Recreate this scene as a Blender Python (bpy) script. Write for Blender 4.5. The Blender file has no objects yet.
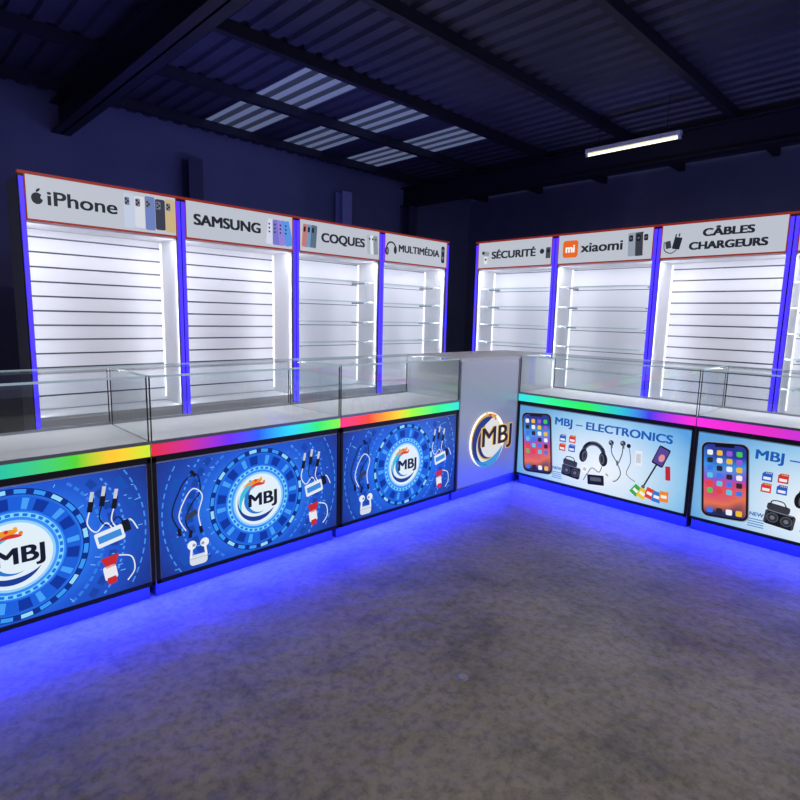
import bpy, math, random
from mathutils import Vector, Matrix
random.seed(7)
S=bpy.context.scene
COL=bpy.context.collection
try:
    S.view_settings.view_transform='Standard'
except Exception: pass

# ---------------------------------------------------------------- materials
def lin(c):
    return tuple(((v/255)/12.92 if v/255<=.04045 else ((v/255+.055)/1.055)**2.4) for v in c)+(1,)
MATS={}
def paint(name,c,rough=.5,metal=0.,em=None,es=0.,spec=.5):
    if name in MATS: return MATS[name]
    m=bpy.data.materials.new(name);m.use_nodes=True
    b=m.node_tree.nodes['Principled BSDF']
    b.inputs['Base Color'].default_value=lin(c)
    b.inputs['Roughness'].default_value=rough
    b.inputs['Metallic'].default_value=metal
    b.inputs['Specular IOR Level'].default_value=spec
    if em:
        b.inputs['Emission Color'].default_value=lin(em);b.inputs['Emission Strength'].default_value=es
    MATS[name]=m;return m
def ink(c,s=.95):
    n='print_%d_%d_%d_%d'%(*c,int(s*100))
    return paint(n,tuple(int(v*.25) for v in c),.35,0,c,s,.3)
def nodes(m): return m.node_tree.nodes,m.node_tree.links
def N(m,t,**k):
    n=m.node_tree.nodes.new(t)
    for a,b in k.items(): setattr(n,a,b)
    return n
def ramp(n,stops,interp='LINEAR'):
    cr=n.color_ramp;cr.interpolation=interp
    while len(cr.elements)<len(stops): cr.elements.new(.5)
    for e,(p,c) in zip(cr.elements,stops): e.position=p;e.color=lin(c)

WHITE=paint('white_laminate',(215,216,222),.45)
SLAT=paint('slatwall_white',(218,219,225),.4)
GROOVE=paint('slat_groove_aluminium',(95,97,108),.35,.5)
DARK=paint('dark_aluminium',(42,42,50),.35,.6)
ALU=paint('silver_aluminium',(150,152,160),.3,.9)
NAVY=paint('navy_trim',(20,20,46),.4)
RED=paint('red_trim',(170,50,35),.4,0,(190,60,40),.35)
PLINTH=paint('plinth_grey',(60,60,78),.4)
STEEL=paint('painted_steel',(70,72,100),.5)
BLED=paint('blue_led',(10,10,60),.4,0,(55,38,255),2.4)
WLED=paint('white_led',(200,200,200),.4,0,(255,250,255),1.2)
EDGE=paint('glass_edge',(160,180,185),.2,.2,(165,185,195),.34)  # faint emission imitates the shine along the glass edges
TUBE=paint('fluorescent_tube',(255,255,240),.4,0,(255,248,185),2.0)

def glass():
    m=bpy.data.materials.new('clear_glass');m.use_nodes=True
    n,l=nodes(m);n.clear()
    o=N(m,'ShaderNodeOutputMaterial');mx=N(m,'ShaderNodeMixShader');t=N(m,'ShaderNodeBsdfTransparent')
    g=N(m,'ShaderNodeBsdfGlossy');f=N(m,'ShaderNodeLayerWeight');p=N(m,'ShaderNodeMath',operation='POWER');a=N(m,'ShaderNodeMath',operation='MULTIPLY_ADD')
    t.inputs[0].default_value=(.94,.97,.97,1);g.inputs['Roughness'].default_value=.02
    f.inputs[0].default_value=.5;p.inputs[1].default_value=3.5;a.inputs[1].default_value=.6;a.inputs[2].default_value=.085
    l.new(f.outputs['Facing'],p.inputs[0]);l.new(p.outputs[0],a.inputs[0])
    l.new(a.outputs[0],mx.inputs[0]);l.new(t.outputs[0],mx.inputs[1]);l.new(g.outputs[0],mx.inputs[2]);l.new(mx.outputs[0],o.inputs[0])
    return m
GLASS=glass()

def rainbow(stops,name,L):
    stops=[(p,tuple(int(v-.6*min(c)) for v in c)) for p,c in stops]
    m=bpy.data.materials.new(name);m.use_nodes=True;n,l=nodes(m);b=n['Principled BSDF']
    tc=N(m,'ShaderNodeTexCoord');sp=N(m,'ShaderNodeSeparateXYZ');d=N(m,'ShaderNodeMath',operation='DIVIDE');d.inputs[1].default_value=L
    r=N(m,'ShaderNodeValToRGB');ramp(r,stops)
    l.new(tc.outputs['Object'],sp.inputs[0]);l.new(sp.outputs[0],d.inputs[0]);l.new(d.outputs[0],r.inputs[0])
    l.new(r.outputs[0],b.inputs['Emission Color']);b.inputs['Emission Strength'].default_value=1.8
    b.inputs['Base Color'].default_value=(.05,.05,.05,1);b.inputs['Roughness'].default_value=.15
    return m
R1=[(0,(20,70,120)),(.3,(20,120,140)),(.5,(30,170,140)),(.72,(90,200,60)),(.85,(240,190,60)),(1,(190,220,60))]
R2=[(0,(200,40,60)),(.15,(190,50,140)),(.35,(110,50,220)),(.5,(40,90,240)),(.68,(40,190,220)),(.85,(60,220,110)),(1,(140,230,70))]
R3=[(0,(230,40,120)),(.2,(240,70,50)),(.38,(240,170,40)),(.55,(150,230,50)),(.78,(40,220,120)),(1,(40,200,190))]
R4=[(0,(60,210,220)),(.2,(50,220,150)),(.45,(60,220,90)),(.62,(60,190,200)),(.78,(90,80,230)),(1,(230,50,190))]
R5=[(0,(225,50,200)),(.3,(210,60,190)),(.6,(160,60,220)),(1,(60,90,240))]

def poster_bg(name,stops,cx,cz,sx,sz,scale,noise=.12,es=.85):
    m=bpy.data.materials.new(name);m.use_nodes=True;n,l=nodes(m);b=n['Principled BSDF']
    tc=N(m,'ShaderNodeTexCoord');mp=N(m,'ShaderNodeMapping')
    mp.inputs['Location'].default_value=(-cx*sx/scale,0,-cz*sz/scale);mp.inputs['Scale'].default_value=(sx/scale,0,sz/scale)
    ln=N(m,'ShaderNodeVectorMath',operation='LENGTH');r=N(m,'ShaderNodeValToRGB');ramp(r,stops)
    nz=N(m,'ShaderNodeTexNoise');nz.inputs['Scale'].default_value=9;ad=N(m,'ShaderNodeMath',operation='MULTIPLY_ADD');ad.inputs[1].default_value=noise
    l.new(tc.outputs['Object'],mp.inputs[0]);l.new(mp.outputs[0],ln.inputs[0]);l.new(tc.outputs['Object'],nz.inputs['Vector'])
    l.new(nz.outputs[0],ad.inputs[0]);l.new(ln.outputs['Value'],ad.inputs[2]);l.new(ad.outputs[0],r.inputs[0])
    l.new(r.outputs[0],b.inputs['Emission Color']);b.inputs['Emission Strength'].default_value=es
    b.inputs['Base Color'].default_value=(.02,.03,.06,1);b.inputs['Roughness'].default_value=.25
    return m

# ---------------------------------------------------------------- builders
class MB:
    def __init__(s): s.v=[];s.f=[];s.m=[];s.mats=[]
    def mi(s,m):
        if m not in s.mats: s.mats.append(m)
        return s.mats.index(m)
    def box(s,x0,x1,y0,y1,z0,z1,m):
        k=len(s.v);s.v+=[(x,y,z) for z in(z0,z1) for y in(y0,y1) for x in(x0,x1)]
        for q in((0,2,3,1),(4,5,7,6),(0,1,5,4),(2,6,7,3),(0,4,6,2),(1,3,7,5)):
            s.f.append([k+i for i in q]);s.m.append(s.mi(m))
    def face(s,pts,m):
        k=len(s.v);s.v+=pts;s.f.append(list(range(k,k+len(pts))));s.m.append(s.mi(m))
    def cyl(s,a,b,r,m,n=12,r2=None):
        a=Vector(a);b=Vector(b);d=(b-a).normalized();u=d.orthogonal().normalized();w=d.cross(u);k=len(s.v);r2=r if r2 is None else r2
        for c,rr in((a,r),(b,r2)):
            for i in range(n):
                t=2*math.pi*i/n;s.v.append(tuple(c+u*math.cos(t)*rr+w*math.sin(t)*rr))
        for i in range(n):
            s.f.append([k+i,k+(i+1)%n,k+n+(i+1)%n,k+n+i]);s.m.append(s.mi(m))
        s.f.append([k+i for i in range(n)][::-1]);s.m.append(s.mi(m));s.f.append([k+n+i for i in range(n)]);s.m.append(s.mi(m))
    def obj(s,name,parent=None,bevel=0):
        me=bpy.data.meshes.new(name);me.from_pydata(s.v,[],s.f)
        for m in s.mats: me.materials.append(m)
        me.polygons.foreach_set('material_index',s.m);me.update()
        o=bpy.data.objects.new(name,me);COL.objects.link(o)
        if parent: o.parent=parent
        if bevel:
            b=o.modifiers.new('bevel','BEVEL');b.width=bevel;b.segments=2;b.limit_method='ANGLE'
        return o
def empty(name,loc,rz=0):
    o=bpy.data.objects.new(name,None);o.empty_display_size=.1;COL.objects.link(o);o.location=loc;o.rotation_euler=(0,0,rz);return o

class CV:  # flat printed artwork on a panel (local x right, z up, facing -y)
    def __init__(s,mb,ox,oz,y): s.mb=mb;s.ox=ox;s.oz=oz;s.y=y
    def P(s,p,l): return (s.ox+p[0],s.y-.0008-l*.0006,s.oz+p[1])
    def poly(s,pts,c,l): s.mb.face([s.P(p,l) for p in pts],c if not isinstance(c,tuple) else ink(c))
    def rect(s,cx,cz,w,h,c,l,rot=0,r=0):
        pts=[]
        if r<=0: pts=[(-w/2,-h/2),(w/2,-h/2),(w/2,h/2),(-w/2,h/2)]
        else:
            for (sx,sz,a0) in((1,-1,-90),(1,1,0),(-1,1,90),(-1,-1,180)):
                for i in range(5):
                    a=math.radians(a0+i*22.5);pts.append((sx*(w/2-r)+r*math.cos(a),sz*(h/2-r)+r*math.sin(a)))
        ca,sa=math.cos(rot),math.sin(rot)
        s.poly([(cx+x*ca-z*sa,cz+x*sa+z*ca) for x,z in pts],c,l)
    def disc(s,cx,cz,r,c,l,n=40,rz=None,rot=0):
        rz=rz or r;ca,sa=math.cos(rot),math.sin(rot)
        s.poly([(cx+r*math.cos(t)*ca-rz*math.sin(t)*sa,cz+r*math.cos(t)*sa+rz*math.sin(t)*ca) for t in[2*math.pi*i/n for i in range(n)]],c,l)
    def arc(s,cx,cz,r0,r1,a0,a1,c,l,step=5):
        n=max(1,int(abs(a1-a0)/step)+1)
        A=[math.radians(a0+(a1-a0)*i/n) for i in range(n+1)]
        for a,b in zip(A[:-1],A[1:]):
            s.poly([(cx+r0*math.cos(a),cz+r0*math.sin(a)),(cx+r1*math.cos(a),cz+r1*math.sin(a)),(cx+r1*math.cos(b),cz+r1*math.sin(b)),(cx+r0*math.cos(b),cz+r0*math.sin(b))],c,l)
    def cres(s,cx,cz,r,t,a0,a1,c,l,dirn=1):  # tapering crescent
        n=24;A=[math.radians(a0+(a1-a0)*i/n) for i in range(n+1)]
        w=[t*math.sin(math.pi*(i/n)**(.6 if dirn>0 else 1.6)) for i in range(n+1)]
        Q=[(cx+r*math.cos(a),cz+r*math.sin(a)) for a in A];I=[(cx+(r-w[i])*math.cos(A[i]),cz+(r-w[i])*math.sin(A[i])) for i in range(n+1)]
        for i in range(n): s.poly([Q[i],Q[i+1],I[i+1],I[i]] if 0<i<n-1 else ([Q[0],Q[1],I[1]] if i==0 else [Q[i],Q[i+1],I[i]]),c,l)
    def stroke(s,pts,w,c,l,smooth=True):
        if smooth and len(pts)>2:
            q=[];P=[pts[0]]+list(pts)+[pts[-1]]
            for i in range(1,len(P)-2):
                for k in range(6):
                    t=k/6;a,b,cc,d=P[i-1],P[i],P[i+1],P[i+2]
                    q.append(tuple(.5*(2*b[j]+(cc[j]-a[j])*t+(2*a[j]-5*b[j]+4*cc[j]-d[j])*t*t+(-a[j]+3*b[j]-3*cc[j]+d[j])*t**3) for j in(0,1)))
            q.append(pts[-1]);pts=q
        L=[];R=[]
        for i,p in enumerate(pts):
            a=pts[max(0,i-1)];b=pts[min(len(pts)-1,i+1)];dx,dz=b[0]-a[0],b[1]-a[1];n=math.hypot(dx,dz) or 1
            L.append((p[0]-dz/n*w/2,p[1]+dx/n*w/2));R.append((p[0]+dz/n*w/2,p[1]-dx/n*w/2))
        for i in range(len(pts)-1): s.poly([R[i],R[i+1],L[i+1],L[i]],c,l)

def text(par,name,body,x,z,y,h,m,width=None,bold=0.,align='CENTER',ext=.0004):
    """bold = extra stroke thickness in metres, made from slightly shifted copies of the lettering"""
    sh=[(0,0)] if bold<=0 else [(-bold,-bold*.4),(bold,bold*.4),(-bold,bold*.4),(bold,-bold*.4),(0,0)]
    sx=None;out=None
    for i,(dx,dz) in enumerate(sh):
        if i==0:
            cu=bpy.data.curves.new(name,'FONT');cu.body=body;cu.size=h/.72;cu.align_x=align;cu.align_y='CENTER';cu.extrude=ext
            cu.materials.append(m)
        o=bpy.data.objects.new(name,cu);COL.objects.link(o);o.rotation_euler=(math.pi/2,0,0);o.location=(x+dx,y-.0001*i,z+dz);o.parent=par
        if width:
            if sx is None:
                bpy.context.view_layer.update();sx=(width-2*bold)/o.dimensions.x
            o.scale.x=sx
    return o
def area(par,name,loc,rot,sx,sy,e,c):
    l=bpy.data.lights.new(name,'AREA');l.shape='RECTANGLE';l.size=sx;l.size_y=sy;l.energy=e;l.color=c
    o=bpy.data.objects.new(name,l);COL.objects.link(o);o.location=loc;o.rotation_euler=rot;o.parent=par;return o

# ---------------------------------------------------------------- artwork
def screen_mat(cx,cz,h,rot):
    """phone wallpaper: a smooth colour sweep printed on the poster"""
    m=bpy.data.materials.new('phone_wallpaper_print');m.use_nodes=True;n,l=nodes(m);b=n['Principled BSDF']
    tc=N(m,'ShaderNodeTexCoord');nz=N(m,'ShaderNodeTexNoise');nz.inputs['Scale'].default_value=5.;nz.inputs['Detail'].default_value=1
    sp=N(m,'ShaderNodeSeparateXYZ');a=N(m,'ShaderNodeMath',operation='MULTIPLY_ADD');a.inputs[1].default_value=1/h;a.inputs[2].default_value=-(cz-h/2)/h-.3
    d=N(m,'ShaderNodeMath',operation='MULTIPLY_ADD');d.inputs[1].default_value=.6
    r=N(m,'ShaderNodeValToRGB');ramp(r,[(.05,(20,30,80)),(.22,(235,120,60)),(.38,(225,60,110)),(.52,(130,90,210)),(.7,(60,150,235)),(.95,(25,50,150))])
    l.new(tc.outputs['Object'],nz.inputs['Vector']);l.new(tc.outputs['Object'],sp.inputs[0]);l.new(sp.outputs[2],a.inputs[0])
    l.new(nz.outputs[0],d.inputs[0]);l.new(a.outputs[0],d.inputs[2]);l.new(d.outputs[0],r.inputs[0]);l.new(r.outputs[0],b.inputs['Emission Color']);b.inputs['Emission Strength'].default_value=.9
    b.inputs['Base Color'].default_value=(.03,.03,.05,1);return m
def phone(c,cx,cz,h,rot,l,body=(15,16,24)):
    w=h*.56;c.rect(cx,cz,w,h,(150,155,165),l,rot,w*.16);c.rect(cx,cz,w*.96,h*.98,body,l+1,rot,w*.15)
    c.rect(cx,cz,w*.87,h*.93,screen_mat(cx,c.oz+cz,h,rot),l+2,rot,w*.12)
    ca,sa=math.cos(rot),math.sin(rot);T=lambda x,z:(cx+x*w*ca-z*h*sa,cz+x*w*sa+z*h*ca)
    cs=[(240,240,245),(70,200,90),(60,120,240),(240,190,50),(230,70,60),(40,40,50),(150,90,220),(90,200,230)]
    for j in range(6):
        for i in range(4):
            p=T(-.3+i*.2,.36-j*.10);c.rect(p[0],p[1],w*.12,w*.12,cs[(i*3+j*5)%8],l+5,rot,w*.03)
    for i in range(4):
        p=T(-.3+i*.2,-.4);c.rect(p[0],p[1],w*.13,w*.13,cs[(i*3+2)%8],l+5,rot,w*.03)
    p=T(0,.452);c.rect(p[0],p[1],w*.4,h*.03,body,l+6,rot,h*.01)
def logo(c,par,cx,cz,r,l,disc=True,tag='poster_logo'):
    if disc:
        c.disc(cx,cz,r,(228,242,252),l,56);c.arc(cx,cz,r*.99,r*1.07,0,360,(150,210,250),l)
    k=.86*r
    c.cres(cx-.1*r,cz,k*.86,k*.3,75,215,(60,190,225),l+1)
    c.cres(cx-.06*r,cz-.02*r,k*.98,k*.22,150,330,(25,60,150),l+2,-1)
    c.cres(cx-.05*r,cz+.02*r,k*.68,k*.2,120,300,(40,120,210),l+3)
    c.cres(cx-.1*r,cz+.04*r,k*.9,k*.22,70,140,(240,150,40),l+3)
    c.cres(cx-.02*r,cz+.1*r,k*.66,k*.14,60,150,(215,50,50),l+4)
    for a,rr,cc in((100,.78,(215,50,50)),(84,.82,(240,170,40)),(116,.86,(60,180,220)),(72,.7,(230,120,40))):
        c.disc(cx+r*rr*math.cos(math.radians(a)),cz+r*rr*math.sin(math.radians(a)),r*.055,cc,l+5,12)
    text(par,tag,'MBJ',c.ox+cx+.16*r,c.oz+cz-.02*r,c.y-.008,r*.5,ink((20,25,50)),r*1.25,r*.026)

def poster_blue(mb,par,W):
    c=CV(mb,W/2,.36,0);hw,hh=W/2-.022,.262
    bg=poster_bg('poster_blue_print',[(0,(120,205,255)),(.35,(38,130,245)),(.6,(18,82,205)),(1,(8,38,125))],W/2,.36,1,1.25,.62,.12,1.0)
    c.poly([(-hw,-hh),(hw,-hh),(hw,hh),(-hw,hh)],bg,0)
    def carc(r0,r1,a0,a1,col,l):   # clipped to the poster height
        if max(abs(math.sin(math.radians(a0))),abs(math.sin(math.radians(a1))))*r1<hh: c.arc(0,0,r0,r1,a0,a1,col,l)
    for r,w,st,gap,col in((.30,.012,6,2,(50,125,225)),(.335,.03,9,3,(22,68,165)),(.385,.008,4,2,(70,155,240)),(.42,.03,12,4,(24,80,180)),(.47,.006,5,2,(65,150,240))):
        a=0
        while a<360:
            if abs(math.cos(math.radians(a)))*(r+w)<hw-.005 and abs(math.cos(math.radians(a+st-gap)))*(r+w)<hw-.005: carc(r,r+w,a,a+st-gap,col,1)
            a+=st
    c.arc(0,0,.232,.256,0,360,(12,46,135),1)
    for i in range(24):
        c.arc(0,0,.236,.252,i*15+2,i*15+11,(55,155,250) if i%3 else (150,220,255),2)
    c.arc(0,0,.172,.225,0,360,(26,96,220),2)
    for i in range(20):
        c.arc(0,0,.177,.22,i*18+1,i*18+(13 if i%2 else 7),(12,54,160) if i%2 else (70,162,250),3)
    c.arc(0,0,.148,.165,0,360,(125,215,255),3)
    for i in range(36): c.arc(0,0,.151,.162,i*10,i*10+6,(30,110,230),4)
    for i in range(110):   # circuit dashes
        a=random.uniform(0,360);r=random.uniform(.26,.5);x,z=r*math.cos(math.radians(a)),r*math.sin(math.radians(a))
        if abs(z)<hh-.02 and abs(x)<hw-.03: c.rect(x,z,random.choice((.004,.012,.02)),.003,(120,195,250),3,random.choice((0,math.radians(a))))
    logo(c,par,0,0,.128,5)
    wh=(235,240,248);bk=(20,22,32)
    c.stroke([(-.40,-.06),(-.43,.02),(-.40,.11),(-.36,.17),(-.31,.18),(-.30,.1),(-.34,.05),(-.37,-.02),(-.35,-.08)],.006,bk,6)
    c.stroke([(-.37,-.07),(-.40,0),(-.37,.08),(-.33,.12),(-.29,.08),(-.31,0),(-.30,-.07)],.005,wh,7)
    for x,z,r in((-.40,-.07,.1),(-.35,-.09,-.2),(-.30,-.08,.2),(-.33,.19,.6)): c.rect(x,z,.016,.035,bk,8,r,.003)
    c.rect(-.345,.0,.06,.025,(50,60,80),8,.4,.006)
    for dx in(-.03,.03):
        c.disc(-.315+dx,-.145,.021,wh,7);c.rect(-.315+dx*1.15,-.185,.011,.05,wh,7,dx*4,.005);c.disc(-.315+dx*.7,-.147,.008,(150,160,175),8)
    c.rect(-.315,-.22,.085,.05,(215,222,232),6,0,.018);c.rect(-.315,-.212,.085,.002,(150,158,170),7)
    for i,(x,z) in enumerate(((.27,.17),(.315,.185),(.36,.165))):
        c.rect(x,z,.014,.04,(200,205,215),8,-.2);c.rect(x-.005,z-.035,.02,.055,bk,7,-.2,.004)
        c.stroke([(x-.01,z-.06),(x-.02,z-.11),(x+.01,z-.15),(x+.05,z-.12),(x+.08,z-.17)],.005,bk if i%2 else wh,6)
    c.rect(.33,-.01,.11,.065,(230,238,248),8,.2,.008);c.rect(.33,-.01,.09,.03,(60,140,220),9,.2);c.rect(.395,.02,.03,.05,bk,7,.2,.004)
    c.poly([(.29,-.10),(.36,-.09),(.345,-.14),(.31,-.145)],(200,40,45),8);c.rect(.325,-.165,.05,.06,(235,235,240),8,.15,.008);c.rect(.33,-.2,.035,.03,(200,40,45),9,.15,.004)
    c.stroke([(.36,-.1),(.41,-.12),(.42,-.18),(.39,-.22)],.005,wh,7)
def poster_light(mb,par,W):
    c=CV(mb,W/2,.36,0);hw,hh=W/2-.022,.262
    bg=poster_bg('poster_pale_print',[(0,(248,252,255)),(.4,(215,234,248)),(.75,(150,202,236)),(1,(90,162,220))],W/2+.05,.27,.8,1.2,.6,.08,.95)
    c.poly([(-hw,-hh),(hw,-hh),(hw,hh),(-hw,hh)],bg,0)
    text(par,'poster_title','MBJ – ELECTRONICS',W/2+.1,.36+.185,-.006,.055,ink((22,90,180)),.82,.0028)
    phone(c,-.45,-.005,.46,.09,2)
    bk=(22,22,28);gr=(90,95,105)
    text(par,'poster_label','NEW',W/2-.27,.2,-.006,.022,ink((30,90,170)),.07,.0008)
    for i in range(4): c.rect(-.27,-.19-.014*i,.08,.005,(60,120,190),2)
    # rugged speaker with carry handle, twin drivers and side bumpers
    c.rect(-.16,-.16,.14,.085,bk,4,-.1,.012);c.rect(-.16,-.122,.12,.006,(120,125,135),5,-.1)
    for i in(-1,1):
        c.disc(-.16+i*.033,-.16-i*.004,.028,gr,5);c.disc(-.16+i*.033,-.16-i*.004,.024,(45,47,54),6);c.disc(-.16+i*.033,-.16-i*.004,.012,(110,115,125),7,20)
        c.rect(-.16+i*.066,-.16-i*.007,.012,.07,(60,62,70),5,-.1,.004)
    c.rect(-.17,-.098,.11,.04,(55,58,66),3,-.1,.012);c.stroke([(-.21,-.09),(-.2,-.06),(-.15,-.06),(-.13,-.095)],.006,bk,3)
    for i,(x,z,col) in enumerate(((-.24,.07,(30,90,200)),(-.165,.075,(210,50,50)),(-.24,.005,(210,60,60)),(-.165,.01,(30,90,200)))):
        c.poly([(x-.025,z-.027),(x+.025,z-.027),(x+.025,z+.027),(x-.012,z+.027),(x-.025,z+.014)],col,3);c.rect(x,z-.01,.036,.016,(240,240,240),4)
        for q in range(4): c.rect(x-.006+q*.008,z+.02,.004,.008,(225,200,110),4)
    c.arc(.0,.0,.068,.088,8,172,bk,5);c.arc(.0,.0,.058,.068,15,165,gr,5);c.arc(0,0,.081,.084,40,110,(150,155,165),6)
    for i in(-1,1):
        c.rect(i*.078,.012,.014,.05,gr,5,i*.12,.004)
        c.disc(i*.073,-.025,.03,bk,6,24,.048,i*.15);c.disc(i*.066,-.025,.016,gr,7,20,.036,i*.15);c.disc(i*.064,-.025,.009,(40,42,48),8,20,.025,i*.15)
    c.stroke([(.07,-.07),(.05,-.12),(.0,-.1),(-.03,-.14),(-.06,-.2)],.005,bk,6)
    c.rect(.03,-.18,.12,.07,bk,7,.12,.006);c.rect(.03,-.175,.08,.028,gr,8,.12);c.rect(-.055,-.12,.05,.05,(245,245,248),6,0,.006)
    c.disc(-.055,-.12,.012,(190,194,202),7,16);c.rect(.12,-.15,.06,.035,(240,242,246),6,.2,.006)
    c.stroke([(.12,.1),(.13,.03),(.17,-.03),(.2,-.1),(.16,-.16),(.1,-.12)],.006,bk,5);c.stroke([(.2,.11),(.2,.04),(.18,-.03)],.006,bk,5)
    for x,z in((.12,.1),(.2,.11)): c.disc(x,z,.018,bk,6);c.disc(x-.006,z+.004,.008,(150,155,165),7,14);c.rect(x+.006,z-.018,.012,.035,gr,7)
    c.rect(.172,-.03,.014,.035,gr,6,.2,.004)
    c.stroke([(.24,.1),(.26,0),(.24,-.09),(.3,-.13)],.004,bk,5);c.disc(.24,.1,.014,bk,6)
    c.stroke([(.36,-.14),(.43,.02)],.010,bk,5,False);c.rect(.45,.07,.075,.13,bk,6,-.35,.01);c.rect(.45,.07,.062,.11,(90,70,150),7,-.35,.004);c.disc(.455,.06,.018,(225,150,150),8,18,.026,-.35);c.disc(.355,-.15,.012,gr,6)
    c.rect(.5,-.03,.03,.09,(190,40,50),6,.1,.006);c.rect(.31,.03,.045,.1,(235,237,242),5,.05,.006);c.rect(.31,.03,.03,.06,(200,205,215),6,.05)
    for i,col in enumerate(((60,170,70),(240,200,40),(220,60,50),(50,120,210),(240,140,40))):
        c.rect(.31+i*.045,-.185-.012*(i%2),.055,.07,col,5+i,-.6+.16*i,.004);c.rect(.31+i*.045,-.185-.012*(i%2),.035,.02,(245,245,240),11,-.6+.16*i)

# ---------------------------------------------------------------- counters
H=1.0;ST=.7196;SB=.650;PZ=.08;DEP=.5
BL=(.012,.022,1)
def counter(loc,rz,W,stops,kind,i,last=False):
    e=empty('display_counter',loc,rz);g=.004
    b=MB();x0,x1=g,W-g
    b.box(x0,x1,.004,DEP,PZ,SB,WHITE)
    b.box(x0+.01,x1-.01,.045,DEP-.03,0,PZ,PLINTH)
    b.box(x0,x1,.0,DEP,ST-.012,ST,WHITE);b.box(x0,x1,.004,DEP,SB,ST-.012,WHITE)
    for a0,a1,z0,z1 in((x0,x1,PZ,PZ+.016),(x0,x1,SB-.020,SB+.006),(x0,x0+.014,PZ,SB),(x1-.014,x1,PZ,SB)):
        b.box(a0,a1,-.006,.004,z0,z1,DARK)
    b.box(x0,x1,-.008,.0,ST-.010,ST+.004,ALU)
    for k in range(2):
        q0=x0+.02+k*(W/2-.01);b.box(q0,q0+W/2-.05,DEP,DEP+.012,PZ+.02,SB-.02,WHITE);b.box(q0+W/4-.06,q0+W/4+.02,DEP+.012,DEP+.02,SB-.08,SB-.07,ALU)
    b.obj('body',e)
    s=MB();m=rainbow(stops,'rainbow_led_%d'%i,W);s.box(x0,x1,-.006,.0,SB+.007,ST-.011,m);s.obj('rainbow_light_strip',e)
    a=MB();(poster_blue if kind=='blue' else poster_light)(a,e,W);a.obj('backlit_poster',e)
    gl=MB();z0,z1=ST+.001,H-.001
    gl.face([(x0,.002,z0),(x1,.002,z0),(x1,.002,z1),(x0,.002,z1)],GLASS)
    gl.face([(x1,DEP-.003,z0),(x0,DEP-.003,z0),(x0,DEP-.003,z1),(x1,DEP-.003,z1)],GLASS)
    gl.face([(x0,.002,z1),(x1,.002,z1),(x1,DEP-.003,z1),(x0,DEP-.003,z1)],GLASS)
    gl.face([(x0,.002,z0),(x0,.002,z1),(x0,DEP-.003,z1),(x0,DEP-.003,z0)],GLASS)
    if last: gl.face([(x1,.002,z0),(x1,DEP-.003,z0),(x1,DEP-.003,z1),(x1,.002,z1)],GLASS)
    gl.obj('glass_case',e)
    fr=MB();k=.0045
    for xx in(x0,x1-k):
        for yy in(-.001,DEP-k): fr.box(xx,xx+k,yy,yy+k,ST,H,DARK)
        fr.box(xx,xx+k,0,DEP,H-k,H+.001,EDGE)
    for yy in(-.001,DEP-k): fr.box(x0,x1,yy,yy+k,H-.008,H+.001,EDGE)
    fr.box(x0,x1,DEP-.012,DEP,ST,ST+.012,ALU)
    fr.box(x0+.01,x1-.01,DEP-.02,DEP-.008,H-.018,H-.009,ALU)
    fr.obj('glass_edges',e)
    area(e,'case_fill_light',(W/2,DEP-.03,H-.02),(math.radians(-25),0,0),W-.06,.012,.9 if kind=='blue' else 2.4,(.92,.94,1))  # added area light that brightens the deck inside the case
    area(e,'plinth_led',(W/2,.02,PZ-.003),(math.radians(-20),0,0),W-.02,.02,22,BL)
    return e
w,wc,wR=1.016,.712,1.269
sL=[R2,R1,R2,R3]
for i in range(4):
    counter((-wc-w*(4-i),0,0),0,w,sL[i],'blue',i,i==3)
for i,st in enumerate((R4,R5,R2)):
    counter((0,-wR*i,0),-math.pi/2,wR,st,'pale',10+i,i==2)

# corner counter
e=empty('corner_counter',(-wc,0,0));b=MB()
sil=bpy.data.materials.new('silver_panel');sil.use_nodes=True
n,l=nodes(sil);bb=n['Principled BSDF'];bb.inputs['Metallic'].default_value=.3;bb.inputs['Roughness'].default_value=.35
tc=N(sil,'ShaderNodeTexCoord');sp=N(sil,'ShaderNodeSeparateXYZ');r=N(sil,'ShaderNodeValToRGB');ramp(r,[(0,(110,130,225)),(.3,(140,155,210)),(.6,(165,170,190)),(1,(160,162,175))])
l.new(tc.outputs['Object'],sp.inputs[0]);l.new(sp.outputs[2],r.inputs[0]);l.new(r.outputs[0],bb.inputs['Base Color']);l.new(r.outputs[0],bb.inputs['Emission Color']);bb.inputs['Emission Strength'].default_value=.3  # gradient is also emitted: a backlit glow put into the panel colour
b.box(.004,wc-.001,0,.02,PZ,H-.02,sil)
b.box(.004,wc+DEP-.002,.02,DEP,PZ,H-.02,WHITE);b.box(.004,wc-.001,-.004,DEP,H-.02,H,WHITE);b.box(wc-.001,wc+DEP-.002,.004,DEP,H-.02,H,WHITE);b.box(.014,wc+DEP-.02,.045,DEP-.03,0,PZ,PLINTH)
b.box(.0,.012,-.006,.0,PZ,H-.02,ALU);b.box(wc-.014,wc-.002,-.006,0,PZ,H-.02,ALU);b.box(.012,wc-.014,-.006,0,PZ,PZ+.014,ALU)
b.obj('body',e)
a=MB();c=CV(a,wc/2-.01,.40,-.012)
HALO=paint('logo_halo',(230,230,220),.4,0,(255,236,195),1.2)
a.cyl((wc/2-.022,0,.40),(wc/2-.022,-.012,.40),.200,HALO,64)
c.disc(-.012,0,.176,(222,224,230),1,64)
c.cres(-.015,0,.196,.055,60,260,(205,155,70),2);c.cres(-.02,-.005,.18,.06,75,280,(24,50,130),3)
c.cres(-.015,-.01,.19,.055,180,350,(60,150,220),3,-1);c.cres(-.01,-.01,.135,.038,110,300,(215,170,80),4);c.cres(-.01,-.01,.126,.037,120,290,(20,40,105),5)
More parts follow.
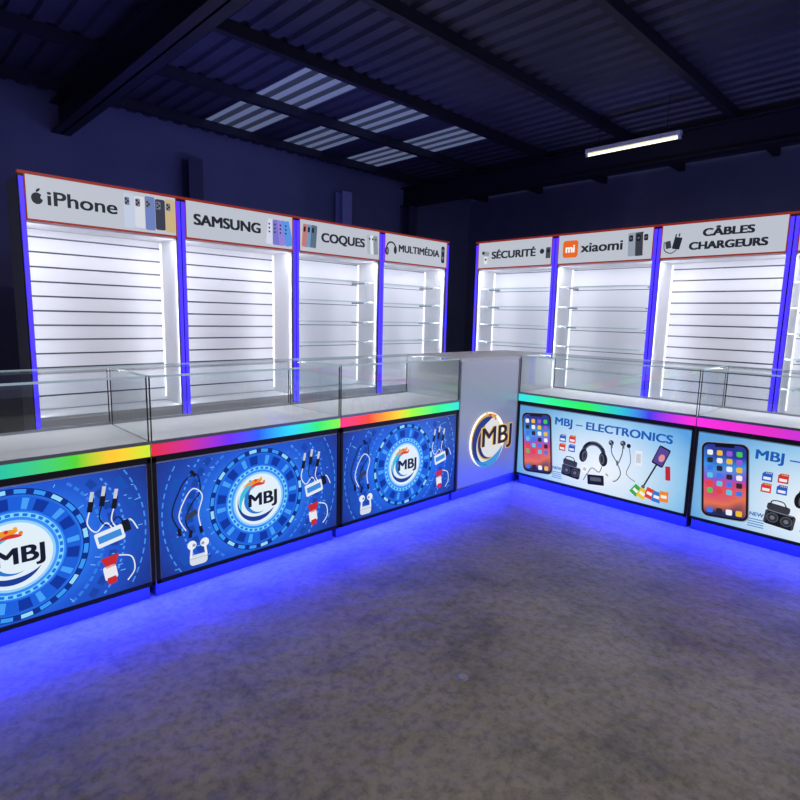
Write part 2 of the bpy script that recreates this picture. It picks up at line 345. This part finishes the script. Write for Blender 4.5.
for an,rr,cc in((92,.185,(215,60,50)),(80,.18,(235,170,50)),(104,.2,(230,200,100)),(68,.165,(215,120,50))): c.disc(rr*math.cos(math.radians(an)),rr*math.sin(math.radians(an)),.012,cc,6,14)
text(e,'logo_gold_rim','MBJ',wc/2+.075,.42,-.018,.145,ink((235,190,95),.95),.38,.010,ext=.001)
text(e,'logo_letters','MBJ',wc/2+.075,.42,-.022,.14,ink((18,26,60),.8),.36,.003,ext=.001)
a.obj('logo_emblem',e)
area(e,'plinth_led',(wc/2,.02,PZ-.003),(math.radians(-20),0,0),wc-.02,.02,13,BL)

# ---------------------------------------------------------------- wall display cabinets
HC,HS=2.21,1.88;CD=.40
DK=ink((35,38,48),.9);SG=(200,206,218)
def cabinet(loc,rz,W,sign,shelves,k):
    e=empty('wall_display_cabinet',loc,rz);b=MB()
    t=.022
    b.box(.004,.004+t,.01,CD,0,HC-.02,WHITE);b.box(W-.004-t,W-.004,.01,CD,0,HC-.02,WHITE)
    b.box(.004+t,W-.004-t,CD-.02,CD,0,HC-.02,WHITE);b.box(.004+t,W-.004-t,.03,CD-.02,HC-.04,HC-.02,WHITE)
    b.box(.004+t,W-.004-t,.03,CD-.02,HS-.012,HS,WHITE)
    b.box(.004+t,W-.004-t,.012,CD-.02,.06,.46,WHITE);b.box(.004+t,W-.004-t,.03,CD-.02,0,.06,DARK)
    for q in(0,1): b.box(.035+q*(W/2-.03),W/2-.008+q*(W/2-.03),.0,.012,.09,.44,WHITE);b.box(W/2-.04+q*.05,W/2-.03+q*.05,-.012,0,.2,.34,ALU)
    z=.47;p=.23 if shelves else .112;gg=.008 if shelves else .013
    while z<HS-.03:
        z1=min(z+p-gg,HS-.014);b.box(.004+t,W-.004-t,CD-.036,CD-.02,z,z1,SLAT);b.box(.004+t,W-.004-t,CD-.026,CD-.02,z1,z1+gg,GROOVE);z+=p
    b.obj('carcass',e)
    tr=MB()
    for xa,xb,la,lb in((.0,.036,.006,.032),(W-.036,W,W-.032,W-.006)):
        tr.box(xa,xb,-.012,.010,0,HC-.02,NAVY)
        tr.box(la,lb,-.018,-.012,.05,HC-.04,BLED)
    tr.box(0.0,W,-.02,.02,HC-.02,HC,RED);tr.box(.036,W-.036,-.02,.0,HS-.004,HS+.010,RED)
    for xa in(.036,W-.044): tr.box(xa,xa+.008,-.02,0,HS+.01,HC-.02,RED)
    for xa in(.028,W-.036): tr.box(xa,xa+.008,CD-.05,CD-.038,.5,HS-.03,WLED)
    tr.obj('trim_and_light_strips',e)
    if shelves:
        sh=MB()
        for zz in (.72,.98,1.20,1.42,1.64):
            sh.face([(.03,.09,zz),(W-.03,.09,zz),(W-.03,CD-.04,zz),(.03,CD-.04,zz)],GLASS);sh.box(.03,W-.03,.084,.092,zz-.006,zz+.006,EDGE)
            for xa in(.1,W-.12): sh.box(xa,xa+.012,.14,CD-.037,zz-.02,zz-.002,ALU)
        sh.obj('glass_shelves',e)
    s=MB();SM=ink(SG,.85);s.box(.044,W-.044,-.014,.03,HS+.01,HC-.02,SM)
    c=CV(s,W/2,(HS+HC)/2-.005,-.014);ty=-.020;hh=.14;tw=W-.1;Z=c.oz
    bk=(35,38,48)
    if sign=='iPhone':
        c.disc(-.46,-.005,.036,bk,1,24,.040);c.disc(-.424,.005,.015,SM,2);c.disc(-.452,.052,.018,bk,1,12,.008,.8)
        text(e,'sign_text','iPhone',W/2-.165,Z,ty,.10,DK,.47,.0035)
        for i,cc in enumerate(((195,205,228),(215,218,228),(110,130,190),(60,62,80),(205,180,130))):
            x=.16+i*.08;c.rect(x,0,.078,.26-.02*(i%2),cc,1+i,0,.014);c.rect(x-.015,.07,.036,.06,(120,125,140),7,0,.008)
            for q in((-.022,.084),(-.008,.07),(-.022,.056)): c.disc(x+q[0],q[1],.008,(20,20,25),8,12)
    elif sign=='SAMSUNG':
        text(e,'sign_text',sign,W/2-.14,Z,ty,.09,DK,.64,.006)
        for i,cc in enumerate(((215,218,238),(120,120,205),(150,130,220),(90,150,230))):
            x=.29+i*.06;c.rect(x,-.01,.085,.23,cc,1+i,.12*(i-1),.01)
            for j in range(3): c.disc(x-.02,.06-.035*j,.009,(30,30,45),7,12)
    elif sign=='COQUES':
        text(e,'sign_text',sign,W/2+.02,Z,ty,.09,DK,.58,.006)
        for i,cc in enumerate(((200,120,110),(120,150,190),(90,110,130))): c.rect(-.46+i*.05,0,.07,.22,cc,1+i,-.08,.012);c.rect(-.47+i*.05,.06,.025,.05,(30,30,40),6,-.08,.006)
        for i,cc in enumerate(((170,180,195),(225,228,235),(140,150,165))): c.rect(.38+i*.045,0,.065,.2,cc,1+i,.06,.012);c.disc(.38+i*.045,.06,.012,(60,60,70),6,12)
    elif sign=='MULTIMÉDIA':
        text(e,'sign_text',sign,W/2+.03,Z,ty,.08,DK,.70,.005)
        c.arc(-.43,-.01,.062,.08,20,200,bk,2);c.disc(-.495,-.04,.03,bk,3,20,.045);c.disc(-.365,-.02,.024,bk,3,20,.045);c.disc(-.49,-.04,.014,(120,125,140),4,16,.025)
        c.rect(.455,0,.06,.2,bk,1,0,.02);c.disc(.455,.05,.018,(110,115,130),2,16);c.disc(.455,-.04,.02,(110,115,130),2,16)
    elif sign=='SÉCURITÉ':
        text(e,'sign_text',sign,W/2+.0,Z-.01,ty,.085,DK,.62,.006)
        c.rect(-.40,.02,.1,.05,(150,155,165),1,-.15,.015);c.disc(-.44,.03,.02,bk,2,16);c.rect(-.40,-.06,.05,.09,(225,228,235),1,0,.01);c.disc(-.4,-.05,.014,bk,2,14)
        c.disc(.39,.01,.045,(190,194,204),1,24);c.disc(.39,-.0,.028,bk,2,20);c.rect(.47,-.02,.06,.12,(70,75,88),1,0,.01);c.disc(.47,.0,.018,(20,20,26),2,14)
    elif sign=='xiaomi':
        c.rect(-.37,-.0,.18,.18,(235,105,30),1,0,.03);text(e,'sign_badge','mi',W/2-.37,Z-.0,ty,.085,ink((250,250,250)),.11,.005)
        text(e,'sign_text',sign,W/2-.01,Z,ty,.10,DK,.46,.005)
        for i,cc in enumerate(((150,160,175),(60,62,72),(190,195,205))):
            c.rect(.31+i*.075,0,.085,.23,cc,1+i,.05,.012);c.rect(.295+i*.075,.06,.04,.06,(25,25,32),5,.05,.01);c.disc(.295+i*.075,.06,.012,(90,95,110),6,12)
    elif sign:
        text(e,'sign_text','CÂBLES',W/2+.06,Z+.055,ty,.068,DK,.42,.006);text(e,'sign_text_lower','CHARGEURS',W/2+.06,Z-.06,ty,.068,DK,.64,.006)
        c.rect(-.37,-.02,.07,.11,bk,1,-.2,.008);c.rect(-.355,.055,.012,.03,bk,1,-.2);c.rect(-.385,.05,.012,.03,bk,1,-.2)
        c.rect(-.45,-.03,.05,.07,(60,62,72),1,.2,.008);c.stroke([(-.37,-.08),(-.42,-.11),(-.48,-.08),(-.49,0)],.008,bk,2)
    s.obj('sign_panel',e)
    area(e,'cabinet_light',(W/2,.07,HS-.016),(math.radians(12),0,0),W-.1,.03,2.4,(.93,.94,1))
    for xx,sg in((.032,1),(W-.032,-1)):
        area(e,'side_fill_light',(xx,.035,1.15),(math.radians(90),0,math.radians(-42*sg)),.02,1.35,2.6,(.9,.92,1))  # added hidden lights behind the trim, evening out the interior brightness
    return e
wcL,wcR=1.138,1.112
for i,(sg,sh) in enumerate((('iPhone',0),('SAMSUNG',0),('COQUES',1),('MULTIMÉDIA',1))):
    cabinet((-2.698+i*wcL,2.381,0),0,wcL,sg,sh,i)
for i,(sg,sh) in enumerate((('SÉCURITÉ',1),('xiaomi',1),('CABLES',0),('',1))):
    cabinet((2.097,2.115-i*wcR,0),-math.pi/2,wcR,sg,sh,4+i)

# ---------------------------------------------------------------- room
CZ=3.8
def proc(name,stops,scale,bump=.0,rough=.8,detail=8,extra=None):
    m=bpy.data.materials.new(name);m.use_nodes=True;n,l=nodes(m);b=n['Principled BSDF'];b.inputs['Roughness'].default_value=rough
    tc=N(m,'ShaderNodeTexCoord');nz=N(m,'ShaderNodeTexNoise');nz.inputs['Scale'].default_value=scale;nz.inputs['Detail'].default_value=detail;nz.inputs['Roughness'].default_value=.62
    r=N(m,'ShaderNodeValToRGB');ramp(r,stops);l.new(tc.outputs['Object'],nz.inputs['Vector']);l.new(nz.outputs[0],r.inputs[0]);l.new(r.outputs[0],b.inputs['Base Color'])
    if bump:
        n2=N(m,'ShaderNodeTexNoise');n2.inputs['Scale'].default_value=scale*14;n2.inputs['Detail'].default_value=6;l.new(tc.outputs['Object'],n2.inputs['Vector'])
        bp=N(m,'ShaderNodeBump');bp.inputs['Strength'].default_value=bump;bp.inputs['Distance'].default_value=.01;l.new(n2.outputs[0],bp.inputs['Height']);l.new(bp.outputs[0],b.inputs['Normal'])
    return m
FL=proc('stained_concrete',[(.3,(98,91,83)),(.45,(114,106,97)),(.58,(122,114,105)),(.75,(104,96,88))],.8,.6,.5,10)
n,l=nodes(FL);b_=n['Principled BSDF'];tc=N(FL,'ShaderNodeTexCoord')
def mul(scale,stops,fac):
    t=N(FL,'ShaderNodeTexNoise');t.inputs['Scale'].default_value=scale;t.inputs['Detail'].default_value=12;t.inputs['Roughness'].default_value=.7
    rr=N(FL,'ShaderNodeValToRGB');ramp(rr,stops);mx=N(FL,'ShaderNodeMixRGB',blend_type='MULTIPLY');mx.inputs[0].default_value=fac
    src=b_.inputs['Base Color'].links[0].from_socket;l.new(tc.outputs['Object'],t.inputs['Vector']);l.new(t.outputs[0],rr.inputs[0]);l.new(src,mx.inputs[1]);l.new(rr.outputs[0],mx.inputs[2]);l.new(mx.outputs[0],b_.inputs['Base Color'])
mul(3.2,[(.36,(190,190,190)),(.5,(242,242,242)),(.7,(255,255,255))],.8)
mul(30,[(.36,(160,160,160)),(.55,(255,255,255))],.7)
WL=proc('painted_wall',[(.3,(106,110,146)),(.7,(126,130,166))],.9,.1,.7)
RF=proc('roof_sheet',[(.3,(58,60,84)),(.7,(76,78,104))],1.2,0,.5)
X0,X1,Y0,Y1=-7.,6.2,-7.,5.6
q=MB();q.box(X0,X1,Y0,Y1,-.1,0,FL);q.obj('floor')
q=MB();q.box(X0,X1,Y1,Y1+.15,0,CZ+.05,WL)
q.obj('wall_back')
q=MB();q.box(X1,X1+.15,Y0,Y1,0,CZ+.05,WL);q.obj('wall_right')
q=MB();q.box(X0-.15,X0,Y0,Y1,0,CZ+.05,WL);q.obj('wall_left')
# corrugated roof
q=MB();x=X0;wv=.2
prof=[]
while x<X1: prof+=[(x,CZ),(x+.08,CZ),(x+.1,CZ+.035),(x+.16,CZ+.035),(x+.18,CZ)];x+=wv
SKY=paint('skylight_sheet',(120,130,150),.5,0,(140,156,200),.34)
SKD=paint('skylight_sheet_shaded',(60,66,84),.5,0,(110,120,160),.12)  # dimmer copy of the sheet: shade of the ribs put into the colour
for a,b2 in zip(prof[:-1],prof[1:]):
    if b2[0]<=a[0]: continue
    sk=(0.0<=a[0]<.75) or (1.2<=a[0]<1.95) or (2.4<=a[0]<3.1)
    flat=abs(a[1]-b2[1])<1e-4 and a[1]<CZ+.01
    for ya,yb,skk in((Y0,2.6,0),(2.6,5.3,1),(5.3,Y1,0)):
        q.face([(a[0],ya,a[1]),(a[0],yb,a[1]),(b2[0],yb,b2[1]),(b2[0],ya,b2[1])],(SKY if flat else SKD) if(sk and skk) else RF)
q.obj('ceiling')
BM=paint('steel_beam_paint',(40,41,60),.5,.2)
q=MB();y=-6.6
while y<5.5:
    q.box(X0,X1,y,y+.05,CZ-.1,CZ-.002,BM);q.box(X0,X1,y,y+.08,CZ-.11,CZ-.1,BM);y+=1.3
q.obj('roof_purlins')
def ibeam(name,x,y0,y1,z0,z1):
    q=MB();q.box(x-.1,x+.1,y0,y1,z0,z0+.02,BM);q.box(x-.1,x+.1,y0,y1,z1-.02,z1,BM);q.box(x-.01,x+.01,y0,y1,z0,z1,BM);return q.obj(name)
ibeam('roof_beam',4.2,Y0,Y1,3.34,3.688);ibeam('roof_beam',-1.6,Y0,Y1,3.34,3.688)
def column(x,y,m=STEEL):
    q=MB();q.box(x-.1,x+.1,y-.1,y-.085,0,3.34,m);q.box(x-.1,x+.1,y+.085,y+.1,0,3.34,m);q.box(x-.008,x+.008,y-.085,y+.085,0,3.34,m);q.box(x-.16,x+.16,y-.16,y+.16,0,.02,m);return q.obj('steel_column')
column(-.05,5.43);column(2.6,5.43,paint('pale_steel',(165,168,215),.5));column(4.2,5.43)
# tube light
e=empty('tube_light',(3.12,.71,3.3));q=MB()
q.box(-.03,.03,-.56,.56,.022,.07,WHITE);q.cyl((0,-.53,0),(0,.53,0),.014,TUBE);q.box(-.016,.016,-.56,-.53,-.018,.03,WHITE);q.box(-.016,.016,.53,.56,-.018,.03,WHITE)
for yy in(-.4,.4): q.cyl((0,yy,.07),(0,yy,CZ-3.3),.004,DARK,6)
q.obj('fixture',e);area(e,'glow',(0,0,-.02),(0,0,0),.03,1.05,9,(1,.98,.85))
# bottle cap on floor
q=MB();q.cyl((-2.155,-1.255,0),(-2.155,-1.255,.006),.019,paint('tin',(130,130,136),.3,.2),20,.016);q.obj('bottle_cap')

# blue strips added on top of the cabinets to wash the wall behind
e=empty('added_wash_strip',(-.4,2.7,2.21));q=MB();q.box(-2.2,2.2,-.02,.02,0,.015,ALU);q.obj('profile',e);area(e,'glow',(0,0,.02),(math.radians(150),0,0),4.4,.02,20,(.26,.26,1))
e=empty('added_wash_strip',(2.42,-.1,2.21));q=MB();q.box(-.02,.02,-2.1,2.1,0,.015,ALU);q.obj('profile',e);area(e,'glow',(0,0,.02),(0,math.radians(-150),0),.02,4.2,10,(.24,.25,1))
# unseen lamps added over the aisle to light the room
for x,y in((-4.6,-4.2),(-1.6,-4.4),(-2.2,-1.2)):
    e=empty('added_fill_lamp',(x,y,3.2));q=MB();q.box(-.6,.6,-.08,.08,.01,.06,WHITE)
    for xx in(-.4,.4): q.cyl((xx,0,.06),(xx,0,CZ-3.2),.004,DARK,6)
    q.obj('fixture',e);area(e,'lamp',(0,0,0),(0,0,0),1.1,.14,42,(1,.95,.88))
wd=bpy.data.worlds.new('night');S.world=wd;wd.use_nodes=True;wd.node_tree.nodes['Background'].inputs[0].default_value=(.24,.26,.44,1);wd.node_tree.nodes['Background'].inputs[1].default_value=1.0

# ---------------------------------------------------------------- camera
f,yaw,pit,rol=557.7,.7945,-.1483,.0238
F=Vector((math.cos(yaw)*math.cos(pit),math.sin(yaw)*math.cos(pit),math.sin(pit)));R=Vector((math.sin(yaw),-math.cos(yaw),0));U=R.cross(F)
R2=R*math.cos(rol)+U*math.sin(rol);U2=-R*math.sin(rol)+U*math.cos(rol)
cd=bpy.data.cameras.new('camera');cd.sensor_width=36;cd.lens=f/800*36;cd.clip_start=.05
cam=bpy.data.objects.new('camera',cd);COL.objects.link(cam)
M=Matrix((R2,U2,-F)).transposed().to_4x4();M.translation=Vector((-3.607,-2.38,1.268));cam.matrix_world=M
S.camera=cam
